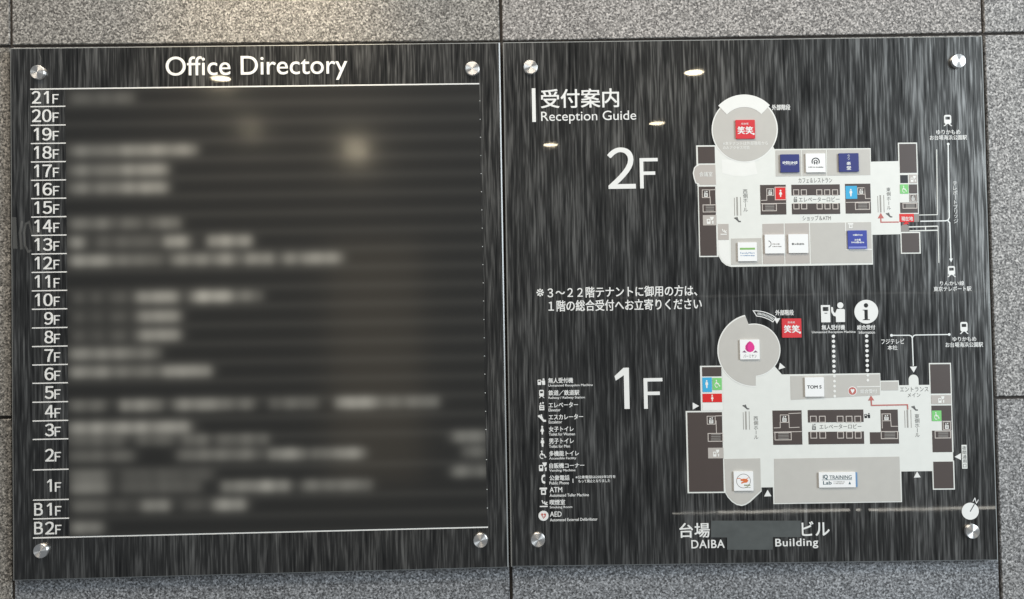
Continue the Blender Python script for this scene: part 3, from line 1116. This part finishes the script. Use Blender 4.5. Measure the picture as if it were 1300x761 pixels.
greek(1079.8, 306.8, 1096.2, 309.2, M['white2'], t, P0-.1, 9)
sheet('pale_strip', [rect(1076.4, 313.4, 1099.0, 315.8)], M['cobalt_pale'], t, H, P0)
# right column
room((1141.8, 183.0, 1163.2, 219.8), BR, map2)
room((1142.6, 222.6, 1152.4, 232.8), M['black'], map2)
room((1154.0, 222.0, 1163.8, 232.8), B3, map2, 'vending_corner')
icon('vending', 1155.6, 223.6, 1162.4, 231.4, PA, map2, DR, DD)
room((1142.4, 234.4, 1152.8, 246.2), M['green'], map2, 'toilet_block')
icon('wheelchair', 1144.4, 236.2, 1150.8, 244.6, PA, map2, DR, DD)
room((1153.6, 234.4, 1164.2, 246.0), BR, map2)
room((1154.2, 247.0, 1164.4, 256.4), BR, map2)
lift_icon(1155.0, 247.6, 1162.6, 255.6, map2)
room((1142.6, 257.4, 1165.0, 270.6), BR, map2)
stairs(1146.0, 258.4, 1163.6, 264.8, map2)
room([rect(1141.6, 271.8, 1160.0, 282.2)], M['red'], map2, 'here_marker')
text('現在地', 1144.0, 275.2, 1158.6, 280.8, M['white2'], map2, DR+.15, bold=0.017)
sheet('here_pointer', [[(1146, 285.6), (1150, 280.8), (1154, 284.4)]], M['red'], map2, DR-.01, DD)
sheet('doorway_block', [[(1143.2, 288), (1148, 282.6), (1153.4, 287.4), (1153.6, 294.4), (1143.6, 294.6)], rect(1160.2, 271.9, 1166.6, 282)], M['grey'], map2, 0.0, DB)
room((1144.6, 296.2, 1166.8, 320.9), BR, map2)
sheet('route_arrow', [stroke([(1140.8, 282.2), (1118.2, 282.4), (1118.0, 277)], 1.5)[0], [(1118.0, 270.6), (1122.0, 277.4), (1114.0, 277.6)]], M['arrow'], map2, DB, DB+.25)
# bridge lines and station signs to the right of the upper map
lw = M['white2']
sheet('bridge_line', [stroke([(1162, 273.4), (1190, 272.8), (1189.0, 190)], 1.0)[0]], M['floor'], right, 0, .4)
sheet('bridge_line', [stroke([(1153.6, 288.4), (1190.6, 287.4)], 1.4)[0], stroke([(1154.4, 293.4), (1190.8, 292.6)], 1.4)[0], stroke([(1174.8, 288), (1175, 293)], 1.2)[0], stroke([(1190.6, 287.4), (1191.8, 334)], 1.0)[0]], M['floor'], right, 0, .4)
sheet('route_line', [stroke([(1168.2, 281.2), (1200.4, 280.6), (1203.6, 279.6), (1205.0, 276.4), (1203.6, 183.4)], 1.5)[0], stroke([(1203.2, 280.6), (1205.6, 283), (1207.2, 331.6)], 1.5)[0]], lw, right, 0, .4)
sheet('route_dot', [circ(1203.6, 183.2, 1.7, 12)], lw, right, 0, .5)
sheet('route_dot', [[(1204.8, 328.6), (1209.4, 328.4), (1207.3, 333.4)]], lw, right, 0, .5)
icon('train', 1197.4, 146.2, 1208.6, 160.4, WH, right)
text('ゆりかもめ', 1188.4, 165.0, 1219.0, 171.0, WH, right, .4, bold=0.014)
text('お台場海浜公園駅', 1180.2, 171.8, 1227.4, 178.0, WH, right, .4, bold=0.014)
vtext('テレポートブリッジ', 1209.2, 230.2, 1216.4, 284.0, WH, right, .4, bold=0.014)
icon('train', 1202.2, 338.0, 1213.4, 352.0, WH, right)
text('りんかい線', 1193.2, 357.0, 1223.8, 362.8, WH, right, .4, bold=0.014)
text('東京テレポート駅', 1185.2, 363.8, 1233.0, 370.0, WH, right, .4, bold=0.014)

# ---------------- first-floor map
RC = (957.0, 445.0)
a_top = math.degrees(math.atan2(398.8-RC[1], 945.2-RC[0]))
spiral = lambda R1, R2, e: (arc(RC[0], RC[1], R1, a_top+e, -273.0, 40) + [(959.5, 475.8)] + arc(RC[0], RC[1]-.4, R2, 84, -102, 36))
map1 = floor_map('floor_map', [
    [[(916.8, 463), (962, 460), (983.6, 465.4), (992.4, 475.6), (1117.2, 473.9), (1117.6, 483.6), (1140.8, 483.2), (1141.2, 489.4), (1153.6, 489.2), (1153.4, 482)]
     + arc(1159.6, 482.0, 6.2, 180, 360, 10) + [(1166.2, 489.0), (1179.8, 488.8), (1181.8, 573), (1209.6, 572.6), (1210.0, 586.0), (1184, 586.4), (1184.2, 598.2), (1144.0, 598.8), (1145.0, 637.6), (981.8, 640.2), (981.2, 618.8), (966.6, 619.0), (966.8, 624)]
     + [(952.6, 637.4), (947, 641), (941.6, 642.6), (935, 641.2), (929, 637.4), (923.6, 631.4), (920.6, 626.0)]],
    [rect(889.2, 464.6, 917.4, 522)], [rect(871.6, 521.8, 919.8, 626.2)],
    [rect(1179.6, 461.0, 1207.6, 501.2)], [rect(1180.6, 500.6, 1209.2, 574.4)], [rect(1183.6, 585, 1211.6, 621.8)],
], 'pale plan of the first floor beside the large 1F')
sheet('disc_rim', [[p for p in spiral(46.4, 33.6, 0)]], PA, map1, 0.0, DR)
sheet('round_room', [[(RC[0]+(p[0]-RC[0])*.966, RC[1]+(p[1]-RC[1])*.966) for p in spiral(46.4, 33.6, 0)]], BE, map1, DR-.01, DD)
t = tile(938.8, 431.4, 963.6, 456.4, M['tile'], 'white tile with a pink peach on the round room')
sheet('peach', [[(951.4, 433.2), (954.6, 435.4), (957.0, 439.2), (957.2, 443.2), (955.0, 446.2), (951.4, 447.4), (947.6, 446.2), (945.4, 443.2), (945.6, 439.2), (948.2, 435.4)]], M['pink'], t, H, P0)
sheet('peach_shade', [stroke([(950.4, 434.6), (947.6, 438.4), (947.4, 443), (949.6, 446.4)], 1.2)[0]], M['pink_dark'], t, P0, P0+.1)
sheet('peach_leaf', [[(941.4, 447.4), (944.4, 445.0), (947.4, 447.8)]], M['peach_grey'], t, H, P0)
sheet('peach_leaf', [[(955.4, 447.8), (958.4, 445.0), (961.4, 447.4)]], M['peach_grey'], t, H, P0)
text('バーミヤン', 943.2, 450.0, 959.8, 454.4, M['ink'], t, P0)
# left column
room((891.2, 466.2, 915.8, 478.0), BR, map1)
room((891.6, 479.4, 903.6, 497.8), M['blue'], map1, 'toilet_block')
icon('man', 894.8, 482.8, 899.2, 492.8, PA, map1, DR, DD)
room((904.4, 480.0, 916.2, 495.2), M['green'], map1, 'toilet_block')
icon('wheelchair', 906.6, 482.4, 914.0, 492.0, PA, map1, DR, DD)
room((891.8, 500.0, 916.4, 510.8), M['red'], map1, 'toilet_block')
icon('woman', 902.2, 501.2, 905.8, 509.8, PA, map1, DR, DD)
room((892.0, 512.4, 917.0, 521.0), PA, map1)
room((873.6, 523.6, 917.6, 624.4), BR, map1)
lift_icon(897.6, 528.6, 907.8, 538.6, map1)
lines(map1, [(907.8, 528.2), (917.2, 528.0)], [(909.0, 534), (909.2, 550)], w=.8)
stairs(898.8, 550.4, 917.4, 560.4, map1)
room([rect(898.8, 568.6, 918.4, 582.0)], B3, map1, 'vending_corner')
icon('vending', 905.0, 571.0, 913.0, 579.8, PA, map1, DR, DD)
room([[(919.4, 582.8), (965.0, 582.0), (966.0, 622.6), (951.6, 635.8), (946.6, 639.4), (941.6, 640.8), (935.6, 639.6), (930, 636), (924.8, 630.4), (921.6, 625)]], BE, map1, 'rounded_shop')
t = tile(931.0, 598.4, 955.6, 622.8, M['tile'], 'white tile with an orange prawn in a thin ring')
sheet('ring', [stroke(circ(943.2, 610.4, 8.8, 30), .7, True)], M['grey'], t, H, P0)
sheet('prawn', [[(939.4, 608.8), (942.8, 607.4), (947.4, 607.8), (949.4, 610), (947.4, 612.4), (943.2, 612.8), (940.6, 614.0), (940.4, 612.2), (943.6, 610.8), (939.8, 610.2)]], M['orange'], t, P0, P0+.12)
sheet('prawn_feeler', [stroke([(941.4, 608.6), (937.6, 606.8), (934.6, 607.8)], .7)[0], stroke([(947, 607.8), (950, 605.8)], .6)[0]], M['orange'], t, P0, P0+.1)
greek(944.0, 614.8, 952.4, 616.6, M['leaf'], t, P0-.1, 4)
greek(945.0, 618.0, 952.0, 618.9, M['leaf'], t, P0-.1, 5)
escal(943.6, 522.6, 951.2, 545.6, map1)
icon('escalator', 942.8, 513.8, 951.0, 520.0, M['ink'], map1, DB, DB+.2)
vtext('西側ホール', 956.8, 528.4, 962.4, 558.2, M['ink'], map1, DB+.2)
# reception side
room([[(1003.2, 477.6), (1116.6, 475.4), (1117.0, 501.8), (1003.8, 508.0)]], BE, map1, 'shop')
sheet('room_rim', [stroke([(1087.4, 491.4), (1116.8, 490.8)], .9)[0]], PA, map1, DR, DD)
room((1118.4, 484.8, 1140.0, 495.8), BE, map1, 'shop')
t = tile(1021.2, 479.2, 1045.2, 503.6, M['tile'], 'white tile reading TOM S')
text('TOM S', 1023.8, 489.2, 1042.0, 493.4, M['black'], t, P0, bold=0.032)
sheet('defibrillator_ring', [circ(1081.8, 496.6, 5.8, 24)], M['white2'], map1, DR, DD)
sheet('defibrillator_disc', [circ(1081.8, 496.6, 4.9, 24)], M['arrow'], map1, DD, DD+.15)
sheet('heart_symbol', [[(1079.4, 495.2), (1080.4, 493.8), (1081.8, 494.8), (1083.4, 493.8), (1084.4, 495.4), (1083.6, 497.4), (1081.8, 499.8)]], M['white2'], map1, DD+.15, DD+.3)
text('総合受付', 1091.8, 494.2, 1113.0, 499.6, PA, map1, DR+.2, bold=0.020)
sheet('route_arrow', [stroke([(1152.2, 520.0), (1151.8, 514.0), (1106.2, 514.8), (1105.8, 508)], 1.5)[0], [(1105.6, 502.4), (1109.4, 508.4), (1102.0, 508.6)]], M['arrow'], map1, DR, DD)
text('エントランス', 1142.4, 491.4, 1178.4, 497.4, M['ink'], map1, DB+.2)
text('メイン', 1152.0, 499.0, 1168.2, 504.4, M['ink'], map1, DB+.2)
# cores
room((981.0, 521.2, 1018.0, 564.8), BR, map1, 'core_block')
lift_icon(990.4, 527.0, 1000.8, 536.4, map1)
lines(map1, [(982, 543.4), (990.2, 543.2), (990.2, 536)], [(1000.8, 525.2), (1016.4, 524.6)], [(1001.4, 527), (1001.6, 543.0), (1014.6, 542.6)], [(982, 548.6), (1017.6, 548.2)], w=.8)
stairs(983.6, 549.2, 1004.2, 558.6, map1)
room((1025.4, 520.4, 1096.0, 536.2), BR, map1, 'core_block')
room((1026.2, 548.2, 1096.8, 564.0), BR, map1, 'core_block')
for x in (1028.6, 1040.0, 1062.6, 1074.0, 1085.0):
    sheet('lift_car', [box_line(x, 528.6, x+7.4, 536.2, .9)], M['line'], map1, DR, DD)
    sheet('lift_car', [box_line(x+.5, 548.4, x+7.9, 556.4, .9)], M['line'], map1, DR, DD)
icon('elevator', 1030.4, 538.2, 1036.0, 546.0, M['ink'], map1, DB, DB+.2)
text('エレベーターロビー', 1040.2, 538.6, 1093.4, 544.6, M['ink'], map1, DB+.2)
icon('kiosk', 1097.2, 524.6, 1104.4, 531.0, M['black'], map1, DB, DB+.2)
room([rect(1118.0, 520.2, 1139.8, 548.6)], BR, map1, 'core_block')
room((1104.2, 548.8, 1141.0, 563.6), BR, map1, 'core_block')
lift_icon(1119.8, 525.6, 1130.2, 534.4, map1)
lines(map1, [(1119.4, 525), (1119.6, 544)], [(1130.2, 525.4), (1130.8, 541.4), (1139.6, 541.4)], w=.8)
stairs(1118.4, 548.0, 1139.2, 557.0, map1)
escal(1148.6, 520.4, 1156.4, 543.2, map1)
icon('escalator', 1157.0, 515.2, 1165.0, 521.6, M['ink'], map1, DB, DB+.2)
vtext('東側ホール', 1161.2, 525.6, 1167.2, 555.4, M['ink'], map1, DB+.2)
room([[(982.6, 582.6), (1141.6, 579.8), (1143.6, 636.4), (983.4, 638.8)]], BE, map1, 'hall_room')
t = tile(1038.8, 599.4, 1085.2, 618.6, M['tile'], 'wide white tile reading iQ TRAINING Lab')
text('iQ', 1043.6, 602.4, 1050.0, 608.6, M['teal'], t, P0, bold=0.032)
text('TRAINING', 1052.0, 603.2, 1080.2, 608.0, M['teal'], t, P0, bold=0.014)
sheet('word_rule', [rect(1042.4, 608.6, 1080.6, 609.2)], M['teal'], t, H, P0)
text('Lab', 1044.0, 610.4, 1054.8, 615.0, M['teal'], t, P0, bold=0.027)
greek(1057.2, 611.0, 1072.0, 612.0, M['grey'], t, P0-.1, 10)
greek(1057.2, 613.2, 1070.0, 614.2, M['grey'], t, P0-.1, 9)
sheet('emblem', [[(1077.8, 611.0), (1079.4, 614.6), (1076.2, 614.6)]], M['teal'], t, H, P0)
sheet('blue_edge', [rect(1085.4, 599.6, 1087.8, 618.0)], M['skyline'], t, 0.5, 2.4)
# right column
room((1181.0, 462.6, 1206.2, 499.8), BR, map1)
room((1182.0, 501.8, 1207.0, 513.0), B3, map1, 'vending_corner')
icon('vending', 1190.6, 503.2, 1198.6, 511.6, PA, map1, DR, DD)
room((1182.4, 515.0, 1207.6, 534.6), BR, map1)
sheet('toilet_block', [rect(1182.8, 521.4, 1194.8, 534.7)], M['green'], map1, DR-.01, DD)
icon('wheelchair', 1185.2, 523.4, 1192.2, 532.6, PA, map1, DD, DD+.2)
room((1195.6, 535.0, 1208.0, 546.4), BR, map1)
lift_icon(1197.0, 535.6, 1206.2, 545.4, map1)
room((1183.4, 546.8, 1208.2, 574.2), BR, map1)
stairs(1186.8, 547.4, 1206.4, 556.2, map1)
room((1185.0, 586.2, 1210.0, 620.2), BR, map1)
# arrows, dots and labels around the lower map
for tri in ([(879.2, 511.2), (887.4, 515.6), (879.4, 520.2)], [(970.0, 630.4), (974.4, 622.0), (979.2, 630.2)], [(1160.0, 606.6), (1164.2, 598.8), (1168.6, 606.2)],
            [(1219.6, 575.6), (1219.8, 584.2), (1211.8, 580.2)], [(1155.0, 465.8), (1164.0, 465.4), (1159.8, 473.2)], [(982.6, 404.6), (990.4, 404.2), (986.2, 411.4)],
            [(990.0, 460.8), (996.8, 466.8), (988.4, 469.4)]):
    sheet('arrowhead', [tri], WH, right, 0, .6)
band_o = arc(957.8, 441.0, 46.2, -92, -54, 12)
band_i = arc(957.8, 441.0, 39.6, -54, -86, 12)
sheet('stair_band', [stroke(band_o+band_i, 1.1, True)], WH, right, 0, .5)
for k in range(13):
    a = -84+2.25*k
    p0, p1 = arc(957.8, 441.0, 44.4, a, a, 1)[0], arc(957.8, 441.0, 41.2, a, a, 1)[0]
    sheet('stair_tread', [stroke([p0, p1], .8)[0]], lw, right, 0, .5)
text('外部階段', 984.2, 393.6, 1007.6, 400.6, WH, right, .4, bold=0.020)
wara(992.2, 404.6, 1016.6, 428.8, 'red tile with white brush lettering outside the lower map')
sheet('kiosk_symbol', [[rect(1042.2, 387.6, 1053.8, 409.4), rect(1044.2, 390.0, 1051.6, 395.2), rect(1046.4, 397.4, 1050.2, 398.4)]], WH, right, 0, .8)
sheet('person_symbol', [circ(1066.6, 387.9, 3.9, 20), [(1062.4, 392.6), (1071.0, 392.4), (1072.4, 393.6), (1072.6, 409.0), (1061.2, 409.2), (1061.0, 402.2), (1057.8, 401.0), (1055.2, 396.4), (1054.8, 391.0), (1055.8, 389.8), (1057.2, 390.6), (1057.6, 395.2), (1060, 398.2)]], WH, right, 0, .8)
text('無人受付機', 1043.0, 412.6, 1072.6, 419.0, WH, right, .4, bold=0.024)
text('Unmanned Reception Machine', 1030.6, 420.2, 1086.0, 424.0, WH, right, .4, bold=0.014)
ic, iy = 1099.6, 396.0
sheet('information_disc', [[circ(ic, iy, 15.1, 48), circ(ic-.4, iy-8.0, 2.9, 18),
                            skew([(ic-4.6, iy-2.6), (ic+2.0, iy-2.6), (ic+2.0, iy+9.4), (ic+4.4, iy+9.8), (ic+4.4, iy+10.8), (ic-4.8, iy+10.8), (ic-4.8, iy+9.8), (ic-2.4, iy+9.4), (ic-2.4, iy-1.4), (ic-4.6, iy-1.8)])]], WH, right, 0, .8)
text('総合受付', 1088.0, 412.8, 1111.0, 418.8, WH, right, .4, bold=0.024)
text('Information', 1090.2, 420.2, 1110.6, 424.0, WH, right, .4, bold=0.014)
for k in range(13):
    y = 427.2+6.33*k
    on = y > 474
    sheet('route_dot', [circ(1057.9+.019*(y-427), y, 2.1 if not on else 1.7, 14)], WH if not on else PA, map1 if on else right, DR if on else 0, DD+.1 if on else .6)
for k in range(10):
    y = 426.8+6.24*k
    on = y > 473
    sheet('route_dot', [circ(1100.1+.022*(y-427), y, 2.1 if not on else 1.7, 14)], WH if not on else PA, map1 if on else right, DR if on else 0, DD+.1 if on else .6)
sheet('route_line', [stroke([(1131.6, 426.0), (1154.6, 425.9), (1157.0, 427.0), (1158.0, 429.6), (1159.4, 464.8)], 1.3)[0], stroke([(1158.2, 428.8), (1159.6, 426.6), (1162, 425.6), (1205.0, 424.9)], 1.3)[0]], lw, right, 0, .4)
sheet('route_dot', [circ(1131.7, 426.0, 1.8, 12)], lw, right, 0, .5)
sheet('route_dot', [circ(1205.0, 424.9, 1.7, 12)], lw, right, 0, .5)
text('フジテレビ', 1118.6, 430.4, 1147.8, 437.0, WH, right, .4, bold=0.014)
text('本社', 1126.6, 438.6, 1139.2, 444.6, WH, right, .4, bold=0.017)
icon('train', 1218.0, 409.0, 1229.4, 424.2, WH, right)
text('ゆりかもめ', 1209.2, 427.8, 1239.2, 433.6, WH, right, .4, bold=0.014)
text('お台場海浜公園駅', 1200.2, 434.6, 1247.8, 441.0, WH, right, .4, bold=0.014)
sheet('door_tag', [rect(1221.0, 565.0, 1227.6, 595.2)], M['floor'], right, 0, .4)
vtext('夜間通用口', 1221.8, 566.2, 1226.8, 594.4, M['black'], right, .55, bold=0.010)
sheet('compass_disc', [circ(1231.6, 649.2, 10.8, 36)], WH, right, 0, .6)
sheet('compass_needle', [stroke([(1231.4, 649.6), (1236.8, 640.2)], 1.0)[0]], M['black'], right, .6, .8)
text('N', 1235.6, 633.0, 1241.4, 638.6, WH, right, .4, bold=0.010, rot=30)
